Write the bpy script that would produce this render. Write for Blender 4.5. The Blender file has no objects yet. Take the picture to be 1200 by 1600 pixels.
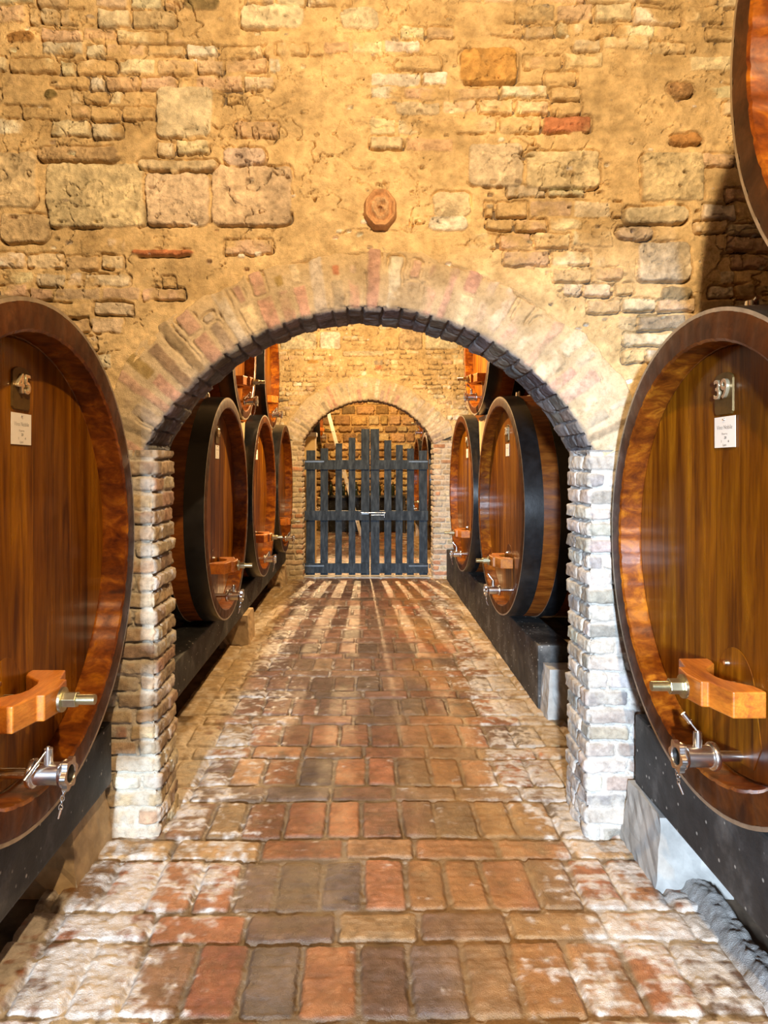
import bpy, bmesh, math, random
import numpy as np
from mathutils import Vector, Matrix
PI = math.pi
rnd = random.Random(7)
scene = bpy.context.scene
COL = scene.collection

# ------------------------------------------------------------------ camera
F, VX, VY, CH = 1070.0, 568.0, 722.0, 1.55
cam = bpy.data.objects.new('camera', bpy.data.cameras.new('camera'))
COL.objects.link(cam)
cam.location = (0, 0, CH); cam.rotation_euler = (PI / 2, 0, 0)
cam.data.sensor_fit = 'AUTO'; cam.data.sensor_width = 36
cam.data.lens = F / 1600 * 36
cam.data.shift_x = (600 - VX) / 1600; cam.data.shift_y = -(800 - VY) / 1600
cam.data.clip_start = 0.02; cam.data.clip_end = 100
scene.camera = cam
def wx(px, Y): return (px - VX) / F * Y
def wz(py, Y): return CH + (VY - py) / F * Y

Y1, Y2, Y3, TH = 2.83, 9.06, 15.4, 0.28

# ------------------------------------------------------------------ noise
def vnoise(x, y, seed):
    r = np.random.RandomState(seed); T = r.rand(256, 256)
    xi = np.floor(x).astype(int); yi = np.floor(y).astype(int)
    fx = x - xi; fy = y - yi
    fx = fx * fx * (3 - 2 * fx); fy = fy * fy * (3 - 2 * fy)
    a = T[xi & 255, yi & 255]; b = T[(xi + 1) & 255, yi & 255]
    c = T[xi & 255, (yi + 1) & 255]; d = T[(xi + 1) & 255, (yi + 1) & 255]
    return (a * (1 - fx) + b * fx) * (1 - fy) + (c * (1 - fx) + d * fx) * fy
def fbm(x, y, seed, octv=4, gain=0.5):
    s = 0; a = 1; t = 0
    for k in range(octv):
        s = s + a * vnoise(x * 2 ** k + 17.3 * k, y * 2 ** k + 5.1 * k, seed + k); t += a; a *= gain
    return s / t
def sstep(a, b, x):
    t = np.clip((x - a) / (b - a), 0, 1); return t * t * (3 - 2 * t)

# ------------------------------------------------------------------ materials
def new_mat(name):
    m = bpy.data.materials.new(name); m.use_nodes = True
    nt = m.node_tree; nt.nodes.clear()
    out = nt.nodes.new('ShaderNodeOutputMaterial'); b = nt.nodes.new('ShaderNodeBsdfPrincipled')
    nt.links.new(b.outputs[0], out.inputs[0])
    return m, nt, b
def node(nt, t, **kw):
    n = nt.nodes.new(t)
    for k, v in kw.items(): setattr(n, k, v)
    return n
def noise_n(nt, vec, scale, detail=4, rough=0.55, dist=0.0):
    n = node(nt, 'ShaderNodeTexNoise'); n.inputs['Scale'].default_value = scale
    n.inputs['Detail'].default_value = detail; n.inputs['Roughness'].default_value = rough
    n.inputs['Distortion'].default_value = dist
    if vec is not None: nt.links.new(vec, n.inputs['Vector'])
    return n.outputs['Fac']
def ramp_n(nt, fac, stops):
    r = node(nt, 'ShaderNodeValToRGB'); e = r.color_ramp.elements
    while len(e) < len(stops): e.new(0.5)
    for i, (p, c) in enumerate(stops):
        e[i].position = p; e[i].color = (*c, 1) if len(c) == 3 else c
    nt.links.new(fac, r.inputs[0]); return r.outputs[0]
def mapping(nt, src, scale):
    m = node(nt, 'ShaderNodeMapping'); m.inputs['Scale'].default_value = scale
    nt.links.new(src, m.inputs[0]); return m.outputs[0]
def mixc(nt, fac, a, b, mode='MIX'):
    m = node(nt, 'ShaderNodeMix', data_type='RGBA', blend_type=mode)
    if isinstance(fac, (int, float)): m.inputs[0].default_value = fac
    else: nt.links.new(fac, m.inputs[0])
    for i, s in ((6, a), (7, b)):
        if isinstance(s, tuple): m.inputs[i].default_value = (*s, 1)
        else: nt.links.new(s, m.inputs[i])
    return m.outputs[2]
def bump(nt, bsdf, h, strength, dist):
    b = node(nt, 'ShaderNodeBump'); b.inputs['Strength'].default_value = strength
    b.inputs['Distance'].default_value = dist
    nt.links.new(h, b.inputs['Height']); nt.links.new(b.outputs[0], bsdf.inputs['Normal'])
def stone_mat(name, rough=0.9, fine=60, bs=0.5, spec=0.3, wet=None):
    m, nt, b = new_mat(name)
    at = node(nt, 'ShaderNodeAttribute', attribute_name='Col')
    tc = node(nt, 'ShaderNodeTexCoord').outputs['Object']
    n1 = noise_n(nt, tc, fine, 5, 0.65)
    n2 = noise_n(nt, tc, fine * 4, 3, 0.6)
    v = ramp_n(nt, noise_n(nt, tc, fine * 0.6, 6, 0.75), [(0.25, (0.66, 0.61, 0.54)), (0.5, (1, 1, 1)), (0.75, (1.2, 1.2, 1.18))])
    c = mixc(nt, 1.0, at.outputs['Color'], v, 'MULTIPLY')
    nt.links.new(c, b.inputs['Base Color'])
    b.inputs['Roughness'].default_value = rough
    b.inputs['Specular IOR Level'].default_value = spec
    if wet:
        r = ramp_n(nt, noise_n(nt, tc, 9, 4, 0.7), [(0.35, (wet[0],) * 3), (0.65, (wet[1],) * 3)])
        nt.links.new(r, b.inputs['Roughness'])
    ad = node(nt, 'ShaderNodeMath', operation='ADD'); nt.links.new(n1, ad.inputs[0]); nt.links.new(n2, ad.inputs[1])
    bump(nt, b, ad.outputs[0], bs, 0.010)
    return m
def flat_mat(name, col, rough=0.5, metal=0.0, nz=0.12, scale=20, bs=0.15, coat=0, stretch=(1, 1, 1)):
    m, nt, b = new_mat(name)
    tc = mapping(nt, node(nt, 'ShaderNodeTexCoord').outputs['Object'], stretch)
    n = noise_n(nt, tc, scale, 5, 0.6)
    lo = tuple(c * (1 - nz * 2) for c in col); hi = tuple(min(1, c * (1 + nz * 2)) for c in col)
    nt.links.new(ramp_n(nt, n, [(0.3, lo), (0.7, hi)]), b.inputs['Base Color'])
    b.inputs['Roughness'].default_value = rough; b.inputs['Metallic'].default_value = metal
    b.inputs['Coat Weight'].default_value = coat; b.inputs['Coat Roughness'].default_value = 0.12
    if bs: bump(nt, b, n, bs, 0.004)
    return m
def wood_mat(name, c1, c2, c3, pw, axis, rough=0.32, coat=0.5, grain=(1, 1, 1), spec=0.5):
    """planks of width pw counted along local axis (0=x,1=y,2=z; None=no planks)"""
    m, nt, b = new_mat(name)
    tc = node(nt, 'ShaderNodeTexCoord').outputs['Object']
    oi = node(nt, 'ShaderNodeObjectInfo').outputs['Random']
    off = node(nt, 'ShaderNodeVectorMath', operation='ADD')
    cmb = node(nt, 'ShaderNodeCombineXYZ')
    mu = node(nt, 'ShaderNodeMath', operation='MULTIPLY'); nt.links.new(oi, mu.inputs[0]); mu.inputs[1].default_value = 7.0
    for i in range(3): nt.links.new(mu.outputs[0], cmb.inputs[i])
    nt.links.new(tc, off.inputs[0]); nt.links.new(cmb.outputs[0], off.inputs[1])
    tc2 = off.outputs[0]
    g = noise_n(nt, mapping(nt, tc2, grain), 6.0, 6, 0.62, 0.6)
    g2 = noise_n(nt, mapping(nt, tc2, tuple(k * 5 for k in grain)), 6.0, 3, 0.6, 0.2)
    big = noise_n(nt, mapping(nt, tc2, tuple(0.35 * k for k in grain)), 4.0, 2, 0.5)
    base = ramp_n(nt, g, [(0.30, c1), (0.5, c2), (0.72, c3)])
    base = mixc(nt, 0.55, base, ramp_n(nt, big, [(0.35, (0.45, 0.38, 0.32)), (0.6, (1.15, 1.15, 1.15))]), 'MULTIPLY')
    base = mixc(nt, 0.35, base, ramp_n(nt, g2, [(0.35, (0.5, 0.45, 0.4)), (0.6, (1.1, 1.1, 1.1))]), 'MULTIPLY')
    if axis is not None:
        sep = node(nt, 'ShaderNodeSeparateXYZ'); nt.links.new(tc, sep.inputs[0])
        dv = node(nt, 'ShaderNodeMath', operation='DIVIDE'); nt.links.new(sep.outputs[axis], dv.inputs[0]); dv.inputs[1].default_value = pw
        ad = node(nt, 'ShaderNodeMath', operation='ADD'); nt.links.new(dv.outputs[0], ad.inputs[0]); ad.inputs[1].default_value = 50.37
        fl = node(nt, 'ShaderNodeMath', operation='FLOOR'); nt.links.new(ad.outputs[0], fl.inputs[0])
        fr = node(nt, 'ShaderNodeMath', operation='FRACT'); nt.links.new(ad.outputs[0], fr.inputs[0])
        s2 = node(nt, 'ShaderNodeMath', operation='ADD'); nt.links.new(fl.outputs[0], s2.inputs[0]); nt.links.new(mu.outputs[0], s2.inputs[1])
        wn = node(nt, 'ShaderNodeTexWhiteNoise', noise_dimensions='1D'); nt.links.new(s2.outputs[0], wn.inputs['W'])
        tone = ramp_n(nt, wn.outputs['Value'], [(0.0, (0.5, 0.36, 0.25)), (0.45, (1, 0.9, 0.8)), (1.0, (1.45, 1.5, 1.4))])
        base = mixc(nt, 0.75, base, tone, 'MULTIPLY')
        ln = ramp_n(nt, fr.outputs[0], [(0.0, (0.35, 0.3, 0.28)), (0.022, (1, 1, 1)), (0.98, (1, 1, 1)), (1.0, (0.35, 0.3, 0.28))])
        base = mixc(nt, 0.8, base, ln, 'MULTIPLY')
    at = None
    nt.links.new(base, b.inputs['Base Color'])
    rr = ramp_n(nt, g, [(0.3, (rough + 0.1,) * 3), (0.7, (rough - 0.05,) * 3)])
    nt.links.new(rr, b.inputs['Roughness'])
    b.inputs['Coat Weight'].default_value = coat; b.inputs['Coat Roughness'].default_value = 0.16
    b.inputs['Specular IOR Level'].default_value = spec
    bump(nt, b, g2, 0.12, 0.003)
    return m

M_wall = stone_mat('rubble_masonry', 0.92, 55, 0.55)
M_brick = stone_mat('brickwork', 0.88, 70, 0.55)
M_floor = stone_mat('brick_paving', 0.6, 60, 0.45, 0.5, wet=(0.33, 0.72))
M_head = wood_mat('varnished_head_boards', (0.055, 0.011, 0.0008), (0.20, 0.070, 0.0025), (0.35, 0.150, 0.008), 0.135, 1, 0.30, 0.12, (1, 3.2, 0.28), 0.2)
M_stave = wood_mat('varnished_staves', (0.08, 0.018, 0.003), (0.19, 0.052, 0.006), (0.32, 0.11, 0.018), 0.1, None, 0.36, 0.2, (0.6, 3, 3), 0.3)
M_rim = wood_mat('dark_stained_rim', (0.028, 0.006, 0.001), (0.065, 0.016, 0.002), (0.12, 0.036, 0.006), 0.1, None, 0.46, 0.03, (2, 2, 2), 0.25)
M_chime = wood_mat('stave_end_wood', (0.05, 0.008, 0.001), (0.18, 0.045, 0.004), (0.42, 0.15, 0.012), 0.1, None, 0.30, 0.2, (2, 3, 3), 0.35)
M_bar = wood_mat('orange_hardwood', (0.30, 0.075, 0.008), (0.48, 0.15, 0.014), (0.58, 0.21, 0.025), 0.1, None, 0.4, 0.25, (6, 1, 6))
M_pale = wood_mat('pale_timber', (0.40, 0.26, 0.12), (0.52, 0.36, 0.18), (0.6, 0.44, 0.24), 0.1, None, 0.7, 0, (4, 4, 0.6))
M_hoop = flat_mat('black_painted_hoop', (0.010, 0.010, 0.011), 0.27, 0.0, 0.3, 14, 0.25, 0.4)
M_hedge = flat_mat('worn_hoop_edge', (0.42, 0.36, 0.28), 0.4, 0.6)
M_steel = flat_mat('stainless_steel', (0.75, 0.75, 0.75), 0.24, 1.0, 0.04, 40, 0.02)
M_zinc = flat_mat('yellow_zinc_plating', (0.58, 0.55, 0.38), 0.32, 1.0, 0.08, 40, 0.05)
M_brass = flat_mat('polished_brass', (0.80, 0.68, 0.45), 0.22, 0.75, 0.05, 30, 0.02)
M_plate = flat_mat('dull_bronze_plate', (0.13, 0.075, 0.02), 0.42, 0.5, 0.15)
M_card = flat_mat('cream_card', (0.80, 0.76, 0.70), 0.7, 0, 0.02, 10, 0)
M_ink = flat_mat('black_ink', (0.03, 0.03, 0.03), 0.8, 0, 0.1, 10, 0)
M_inkg = flat_mat('grey_ink', (0.32, 0.30, 0.28), 0.8, 0, 0.1, 10, 0)
M_beam = None
def beam_mat():
    m, nt, b = new_mat('black_painted_timber')
    tc = node(nt, 'ShaderNodeTexCoord').outputs['Object']
    n = noise_n(nt, tc, 6, 6, 0.6)
    c = ramp_n(nt, n, [(0.3, (0.014, 0.013, 0.013)), (0.55, (0.042, 0.041, 0.040)), (0.75, (0.14, 0.135, 0.13))])
    sp = node(nt, 'ShaderNodeTexVoronoi'); sp.inputs['Scale'].default_value = 26; nt.links.new(tc, sp.inputs['Vector'])
    s = ramp_n(nt, sp.outputs['Distance'], [(0.0, (1, 1, 1)), (0.10, (1, 1, 1)), (0.17, (0, 0, 0))])
    wn = ramp_n(nt, noise_n(nt, tc, 9, 2), [(0.42, (0, 0, 0)), (0.52, (1, 1, 1))])
    sm = mixc(nt, 1.0, s, wn, 'MULTIPLY')
    c = mixc(nt, sm, c, (0.42, 0.40, 0.36))
    nt.links.new(c, b.inputs['Base Color']); b.inputs['Roughness'].default_value = 0.62; b.inputs['Specular IOR Level'].default_value = 0.3
    bump(nt, b, noise_n(nt, tc, 30, 6, 0.7), 0.4, 0.006)
    return m
M_beam = beam_mat()
M_conc = flat_mat('limewashed_block', (0.36, 0.35, 0.33), 0.9, 0, 0.14, 9, 0.5)
M_tanblock = flat_mat('tan_plastered_block', (0.46, 0.33, 0.19), 0.9, 0, 0.16, 9, 0.5)
M_gate = None
def gate_mat():
    m, nt, b = new_mat('slate_blue_gate_paint')
    tc = node(nt, 'ShaderNodeTexCoord').outputs['Object']
    n = noise_n(nt, mapping(nt, tc, (3, 3, 0.7)), 9, 5, 0.6)
    c = ramp_n(nt, n, [(0.3, (0.009, 0.014, 0.020)), (0.5, (0.026, 0.037, 0.050)), (0.78, (0.08, 0.10, 0.12))])
    nt.links.new(c, b.inputs['Base Color']); b.inputs['Roughness'].default_value = 0.62; b.inputs['Specular IOR Level'].default_value = 0.22
    bump(nt, b, noise_n(nt, mapping(nt, tc, (30, 30, 2)), 6, 4, 0.6), 0.3, 0.004)
    return m
M_gate = gate_mat()
M_terra = stone_mat('terracotta_relief', 0.85, 120, 0.4)
M_dark = flat_mat('shadowed_masonry', (0.07, 0.05, 0.035), 0.95, 0, 0.3, 5, 0.4)
M_plaster = flat_mat('old_plaster', (0.14, 0.105, 0.07), 0.95, 0, 0.15, 4, 0.4)
M_earth = flat_mat('packed_earth', (0.12, 0.08, 0.05), 0.95, 0, 0.3, 8, 0.6)
M_tanp = flat_mat('tan_painted_panel', (0.62, 0.42, 0.17), 0.6, 0, 0.06, 6, 0.1)
M_alum = flat_mat('dull_aluminium', (0.72, 0.70, 0.66), 0.45, 0.3, 0.08, 12, 0.05)
M_glass = flat_mat('dark_bottle_glass', (0.02, 0.03, 0.015), 0.1, 0, 0.1, 10, 0, 0.5)
M_grey = flat_mat('grey_painted_metal', (0.30, 0.29, 0.27), 0.5, 0.1, 0.1)

# ------------------------------------------------------------------ object helpers
def mesh_obj(name, verts, faces, mats, parent=None, smooth=False, midx=None, colors=None):
    me = bpy.data.meshes.new(name)
    me.from_pydata([tuple(v) for v in verts], [], [tuple(f) for f in faces])
    for m in (mats if isinstance(mats, (list, tuple)) else [mats]): me.materials.append(m)
    if midx: me.polygons.foreach_set('material_index', midx)
    if smooth: me.polygons.foreach_set('use_smooth', [True] * len(me.polygons))
    me.update()
    o = bpy.data.objects.new(name, me); COL.objects.link(o)
    if parent: o.parent = parent
    return o
def tag(o, label, cat, group=None, kind=None):
    o['label'] = label; o['category'] = cat
    if group: o['group'] = group
    if kind: o['kind'] = kind
    return o
def struct(o): o['kind'] = 'structure'; return o
def empty(name, loc, rz=0):
    o = bpy.data.objects.new(name, None); COL.objects.link(o)
    o.location = loc; o.rotation_euler = (0, 0, rz); o.empty_display_size = 0.1
    return o

class MB:
    def __init__(s): s.v = []; s.f = []; s.mi = []
    def add(s, vs, fs, mi=0):
        n = len(s.v); s.v += [tuple(v) for v in vs]; s.f += [tuple(i + n for i in f) for f in fs]; s.mi += [mi] * len(fs)
    def box(s, c, d, mi=0, M=None, bev=0.0):
        bm = bmesh.new(); bmesh.ops.create_cube(bm, size=1)
        bmesh.ops.scale(bm, vec=d, verts=bm.verts)
        if bev > 0: bmesh.ops.bevel(bm, geom=list(bm.edges), offset=bev, segments=2, affect='EDGES', profile=0.6)
        M = (Matrix.Translation(c) @ M) if M is not None else Matrix.Translation(c)
        bm.verts.index_update()
        s.add([M @ v.co for v in bm.verts], [[v.index for v in f.verts] for f in bm.faces], mi); bm.free()
    def tube(s, p0, p1, r0, r1=None, n=20, mi=0, caps=True):
        r1 = r0 if r1 is None else r1
        p0 = Vector(p0); p1 = Vector(p1); d = (p1 - p0).normalized()
        a = d.orthogonal().normalized(); b = d.cross(a)
        vs = []
        for p, r in ((p0, r0), (p1, r1)):
            for k in range(n):
                t = 2 * PI * k / n; vs.append(p + a * math.cos(t) * r + b * math.sin(t) * r)
        fs = [(k, (k + 1) % n, n + (k + 1) % n, n + k) for k in range(n)]
        if caps: fs += [tuple(range(n))[::-1], tuple(range(n, 2 * n))]
        s.add(vs, fs, mi)
    def lathe_x(s, prof, n=32, mi=0, sy=1, sz=1, c=(0, 0, 0)):
        vs = []
        for (x, r) in prof:
            for k in range(n):
                t = 2 * PI * k / n; vs.append((c[0] + x, c[1] + r * sy * math.cos(t), c[2] + r * sz * math.sin(t)))
        fs = []
        for j in range(len(prof) - 1):
            for k in range(n):
                fs.append((j * n + k, j * n + (k + 1) % n, (j + 1) * n + (k + 1) % n, (j + 1) * n + k))
        s.add(vs, fs, mi)
    def prism(s, poly, z0, z1, mi=0):
        n = len(poly)
        vs = [(x, y, z0) for x, y in poly] + [(x, y, z1) for x, y in poly]
        fs = [tuple(range(n))[::-1], tuple(range(n, 2 * n))] + [(k, (k + 1) % n, n + (k + 1) % n, n + k) for k in range(n)]
        s.add(vs, fs, mi)
    def torus(s, c, R, r, M=None, n=20, m=8, sx=1.0, mi=0):
        vs = []
        for i in range(n):
            t = 2 * PI * i / n
            for j in range(m):
                p = 2 * PI * j / m
                v = Vector(((R + r * math.cos(p)) * math.cos(t) * sx, (R + r * math.cos(p)) * math.sin(t), r * math.sin(p)))
                if M is not None: v = M @ v
                vs.append(Vector(c) + v)
        fs = [(i * m + j, ((i + 1) % n) * m + j, ((i + 1) % n) * m + (j + 1) % m, i * m + (j + 1) % m) for i in range(n) for j in range(m)]
        s.add(vs, fs, mi)
    def build(s, name, mats, parent=None, smooth=False, bevel=0.0, loc=None, rz=0):
        o = mesh_obj(name, s.v, s.f, mats, parent, False, s.mi)
        bm = bmesh.new(); bm.from_mesh(o.data); bmesh.ops.recalc_face_normals(bm, faces=bm.faces); bm.to_mesh(o.data); bm.free()
        if bevel > 0:
            b = o.modifiers.new('bevel', 'BEVEL'); b.width = bevel; b.segments = 2; b.limit_method = 'ANGLE'; b.angle_limit = math.radians(40)
        if smooth:
            o.data.polygons.foreach_set('use_smooth', [True] * len(o.data.polygons))
            try: o.data.set_sharp_from_angle(angle=math.radians(38))
            except Exception: pass
        if loc: o.location = loc; o.rotation_euler = (0, 0, rz)
        return o

def text_obj(name, s, size, mat, parent, loc, depth=0.0, squeeze=1.0, bevel=0):
    cu = bpy.data.curves.new(name, 'FONT'); cu.body = s; cu.size = size; cu.extrude = depth
    cu.align_x = 'CENTER'; cu.align_y = 'CENTER'; cu.bevel_depth = bevel; cu.resolution_u = 4
    tmp = bpy.data.objects.new(name + '_t', cu); COL.objects.link(tmp)
    dg = bpy.context.evaluated_depsgraph_get(); dg.update()
    me = bpy.data.meshes.new_from_object(tmp.evaluated_get(dg))
    bpy.data.objects.remove(tmp)
    me.name = name; me.materials.clear(); me.materials.append(mat)
    # text in XY plane -> reading along +y, up z, facing +x
    for v in me.vertices:
        x, y, z = v.co; v.co = (z, x * squeeze, y)
    o = bpy.data.objects.new(name, me); COL.objects.link(o); o.parent = parent; o.location = loc
    return o

# ------------------------------------------------------------------ relief engine
class Relief:
    def __init__(s, us, vs, base, seed, mortar_h=0.0, warp=0.006, mvar=0.10):
        s.us, s.vs = us, vs; s.U, s.V = np.meshgrid(us, vs, indexing='ij'); s.seed = seed
        U, V = s.U, s.V
        n1 = fbm(U * 3, V * 3, seed, 5); n2 = fbm(U * 14, V * 14, seed + 9, 4); n3 = fbm(U * 55, V * 55, seed + 20, 3)
        s.n1, s.n2, s.n3 = n1, n2, n3
        s.H = mortar_h + (n2 - 0.5) * 0.012 + (n3 - 0.5) * 0.006
        s.C = np.array(base)[None, None, :] * (1 + ((n1 - 0.5) * 2.2 * mvar + (n2 - 0.5) * 2 * mvar)[..., None] * np.array([1, 1.1, 1.3]))
        s.Uw = U + (fbm(U * 22, V * 22, seed + 31, 4) - 0.5) * warp * 2
        s.Vw = V + (fbm(U * 22, V * 22, seed + 47, 4) - 0.5) * warp * 2
        s.crk = fbm(U * 9, V * 9, seed + 60, 3)
        s.big = fbm(U * 1.6, V * 1.6, seed + 80, 3)
    def brick(s, u0, v0, u1, v1, col, h=0.008, rnd_=0.012, expo=0.8, crack=0.5, cdepth=0.03, rot=0.0, bumpy=1.0, cw=0.0036, soft=0.007, pole=0):
        cu, cv = (u0 + u1) / 2, (v0 + v1) / 2; hu, hv = (u1 - u0) / 2, (v1 - v0) / 2
        m = 0.03 + (max(hu, hv) if rot else 0)
        i0, i1 = np.searchsorted(s.us, [u0 - m, u1 + m]); j0, j1 = np.searchsorted(s.vs, [v0 - m, v1 + m])
        if i1 - i0 < 2 or j1 - j0 < 2: return
        sl = (slice(i0, i1), slice(j0, j1))
        x = s.Uw[sl] - cu; y = s.Vw[sl] - cv
        if rot:
            c, n = math.cos(rot), math.sin(rot); x, y = x * c + y * n, -x * n + y * c
        qx = np.abs(x) - hu + rnd_; qy = np.abs(y) - hv + rnd_
        sd = np.hypot(np.maximum(qx, 0), np.maximum(qy, 0)) + np.minimum(np.maximum(qx, qy), 0) - rnd_
        mk = sstep(0, soft, -sd)
        tex = (s.n2[sl] - 0.5) * 0.014 * bumpy + (s.n3[sl] - 0.5) * 0.007 * bumpy
        dome = np.clip(-sd / 0.03, 0, 1) * 0.003
        s.H[sl] = s.H[sl] * (1 - mk) + (h + tex + dome) * mk
        smear = sstep(0.62 - expo * 0.55, 0.85 - expo * 0.55, s.n2[sl] * 0.6 + s.n1[sl] * 0.4) if expo < 1 else 1.0
        col = np.array(col)
        cc = col[None, None, :] * (1 + ((s.n2[sl] - 0.5) * 0.8 + (s.n3[sl] - 0.5) * 0.6)[..., None])
        a = (mk * smear)[..., None]
        s.C[sl] = s.C[sl] * (1 - a) + cc * a
        if crack > 0:
            side = np.where(y < 0, 1.0, 0.45)
            g = np.exp(-((sd - 0.002) / cw) ** 2) * sstep(1 - crack, 1 - crack + 0.12, s.crk[sl] + 0.18 * rnd.random()) * side
            s.H[sl] -= g * cdepth
    def build(s, name, posfn, mat, mask=None, extra=None, split=None):
        P, N = posfn(s.U, s.V)
        X = P + N * s.H[..., None]
        nu, nv = s.U.shape
        idx = np.arange(nu * nv).reshape(nu, nv)
        a = idx[:-1, :-1]; b = idx[1:, :-1]; c = idx[1:, 1:]; d = idx[:-1, 1:]
        keep = np.ones(a.shape, bool) if mask is None else mask(s.U, s.V)[:-1, :-1]
        F = np.stack([a[keep], b[keep], c[keep], d[keep]], 1)
        V = X.reshape(-1, 3); C = np.clip(s.C.reshape(-1, 3), 0.004, 0.95)
        used = np.zeros(len(V), bool); used[F.ravel()] = True
        remap = np.cumsum(used) - 1; F = remap[F]; V = V[used]; C = C[used]
        me = bpy.data.meshes.new(name)
        me.vertices.add(len(V)); me.vertices.foreach_set('co', V.astype(np.float32).ravel())
        me.loops.add(F.size); me.loops.foreach_set('vertex_index', F.astype(np.int32).ravel())
        me.polygons.add(len(F)); me.polygons.foreach_set('loop_start', np.arange(0, F.size, 4, dtype=np.int32))
        me.polygons.foreach_set('use_smooth', np.ones(len(F), bool))
        me.update(calc_edges=True)
        at = me.color_attributes.new('Col', 'FLOAT_COLOR', 'POINT')
        at.data.foreach_set('color', np.concatenate([C, np.ones((len(C), 1))], 1).astype(np.float32).ravel())
        me.materials.append(mat)
        o = bpy.data.objects.new(name, me); COL.objects.link(o)
        return struct(o)

def pick(pal, w=None): return rnd.choices(pal, w)[0]
def jit(c, a=0.12):
    k = 1 + rnd.uniform(-a, a); return tuple(x * k * (1 + rnd.uniform(-a, a) * 0.35) for x in c)

# ------------------------------------------------------------------ arches
A1 = dict(cx=0.02, half=0.932, z=1.59, rise=0.60, y=Y1)
A2 = dict(cx=0.055, half=0.868, z=1.82, rise=0.56, y=Y2)
for A in (A1, A2):
    A['R'] = (A['half'] ** 2 + A['rise'] ** 2) / (2 * A['rise']); A['cz'] = A['z'] + A['rise'] - A['R']
    A['a0'] = math.asin(A['half'] / A['R'])

CREAM = (0.68, 0.575, 0.40); PINK = (0.62, 0.455, 0.32); TAN = (0.56, 0.42, 0.26); STONE = (0.64, 0.57, 0.42)
GREYB = (0.40, 0.33, 0.24); RED = (0.50, 0.21, 0.11); WHITE = (0.74, 0.69, 0.60); OCH = (0.56, 0.33, 0.11)

def front_wall(A, name, us, vs, seed, big, plaster, pitch, pxs, ex=1.0, lw=0.29):
    W = Relief(us, vs, (0.66, 0.49, 0.265), seed, 0.0, 0.009, 0.24)
    Y = A['y']
    def inbig(u, v, w, h):
        for b in big + plaster:
            if u + w > b[0] and u < b[2] and v + h > b[1] and v < b[3]: return True
        return math.hypot(u + w / 2 - A['cx'], v + h / 2 - A['cz']) < A['R'] + 0.34 and v > 1.0
    v = vs[0]
    while v < vs[-1]:
        hgt = pitch * rnd.uniform(0.85, 1.12); u = us[0] - rnd.random() * 0.1
        while u < us[-1]:
            w = pxs * rnd.uniform(0.6, 1.25)
            if rnd.random() < 0.12: w *= 0.45
            dv = rnd.uniform(-0.006, 0.006) + 0.012 * math.sin(u * 2.1)
            if not inbig(u + 0.012, v + 0.008, w - 0.024, hgt - 0.016) and rnd.random() < 0.95:
                col = jit(pick([CREAM, PINK, TAN, WHITE, GREYB, RED, STONE], [5, 3.2, 4, 2.4, 0.35, 0.12, 4]))
                W.brick(u + 0.005, v + dv + 0.006, u + w - 0.006, v + dv + hgt - 0.006, col, rnd.uniform(-0.001, 0.008), 0.009,
                        rnd.uniform(0.15, 0.95) * ex, rnd.choice([0.3, 0.45, 0.6, 0.7]), rnd.uniform(0.04, 0.075), rot=rnd.uniform(-0.03, 0.03), soft=0.005, bumpy=1.4)
            u += w
        v += hgt
    for b in big:
        W.brick(b[0], b[1], b[2], b[3], b[4], 0.009, 0.03, 0.92, b[5], 0.05, bumpy=b[6] if len(b) > 6 else 1.8, cw=0.0045, soft=0.006)
    for k in range(int(90 * (us[-1] - us[0]))):   # small pits and pebbles
        u = rnd.uniform(us[0], us[-1]); v = rnd.uniform(vs[0], vs[-1]); w = rnd.uniform(0.006, 0.022)
        W.brick(u, v, u + w * 1.6, v + w, jit(pick([WHITE, GREYB, TAN])), rnd.choice([-0.022, 0.006, -0.014]), w / 2, 1, 0, soft=0.004)
    # irregular rubble cracks near the ring and between stones
    rr = np.hypot(W.U - A['cx'], W.V - A['cz'])
    ridge = np.abs(fbm(W.U * 7, W.V * 11, seed + 71, 3) - 0.5)
    gate = sstep(0.46, 0.60, fbm(W.U * 2.6, W.V * 3.2, seed + 75, 2))
    W.H -= np.exp(-(ridge / 0.005) ** 2) * gate * 0.045 * (rr > A['R'] + 0.3)
    rg2 = np.abs(fbm(W.U * 16, W.V * 24, seed + 171, 3) - 0.5); gt2 = sstep(0.50, 0.60, fbm(W.U * 5, W.V * 7, seed + 175, 2))
    W.H -= np.exp(-(rg2 / 0.009) ** 2) * gt2 * 0.03 * (rr > A['R'] + 0.3)
    W.C *= (1 + 0.55 * (fbm(W.U * 30, W.V * 40, seed + 181, 4) - 0.5) + 0.5 * (fbm(W.U * 4, W.V * 6, seed + 185, 4) - 0.5))[..., None]
    W.H += (W.n1 - 0.5) * 0.03
    kk = (1 - sstep(A['R'] + lw - 0.10, A['R'] + lw - 0.06, rr)); W.H = W.H * (1 - kk) - 0.035 * kk
    def pos(U, V):
        P = np.stack([U, np.full_like(U, Y), V], -1); N = np.zeros_like(P); N[..., 1] = -1; return P, N
    def mask(U, V):
        r = np.hypot(U - A['cx'], V - A['cz'])
        inside = ((r < A['R'] + 0.04) & (V > A['z'] - 0.05)) | ((np.abs(U - A['cx']) < A['half'] + 0.10) & (V <= A['z'] + 0.02))
        return ~inside
    return W.build(name, pos, M_wall, mask)

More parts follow.
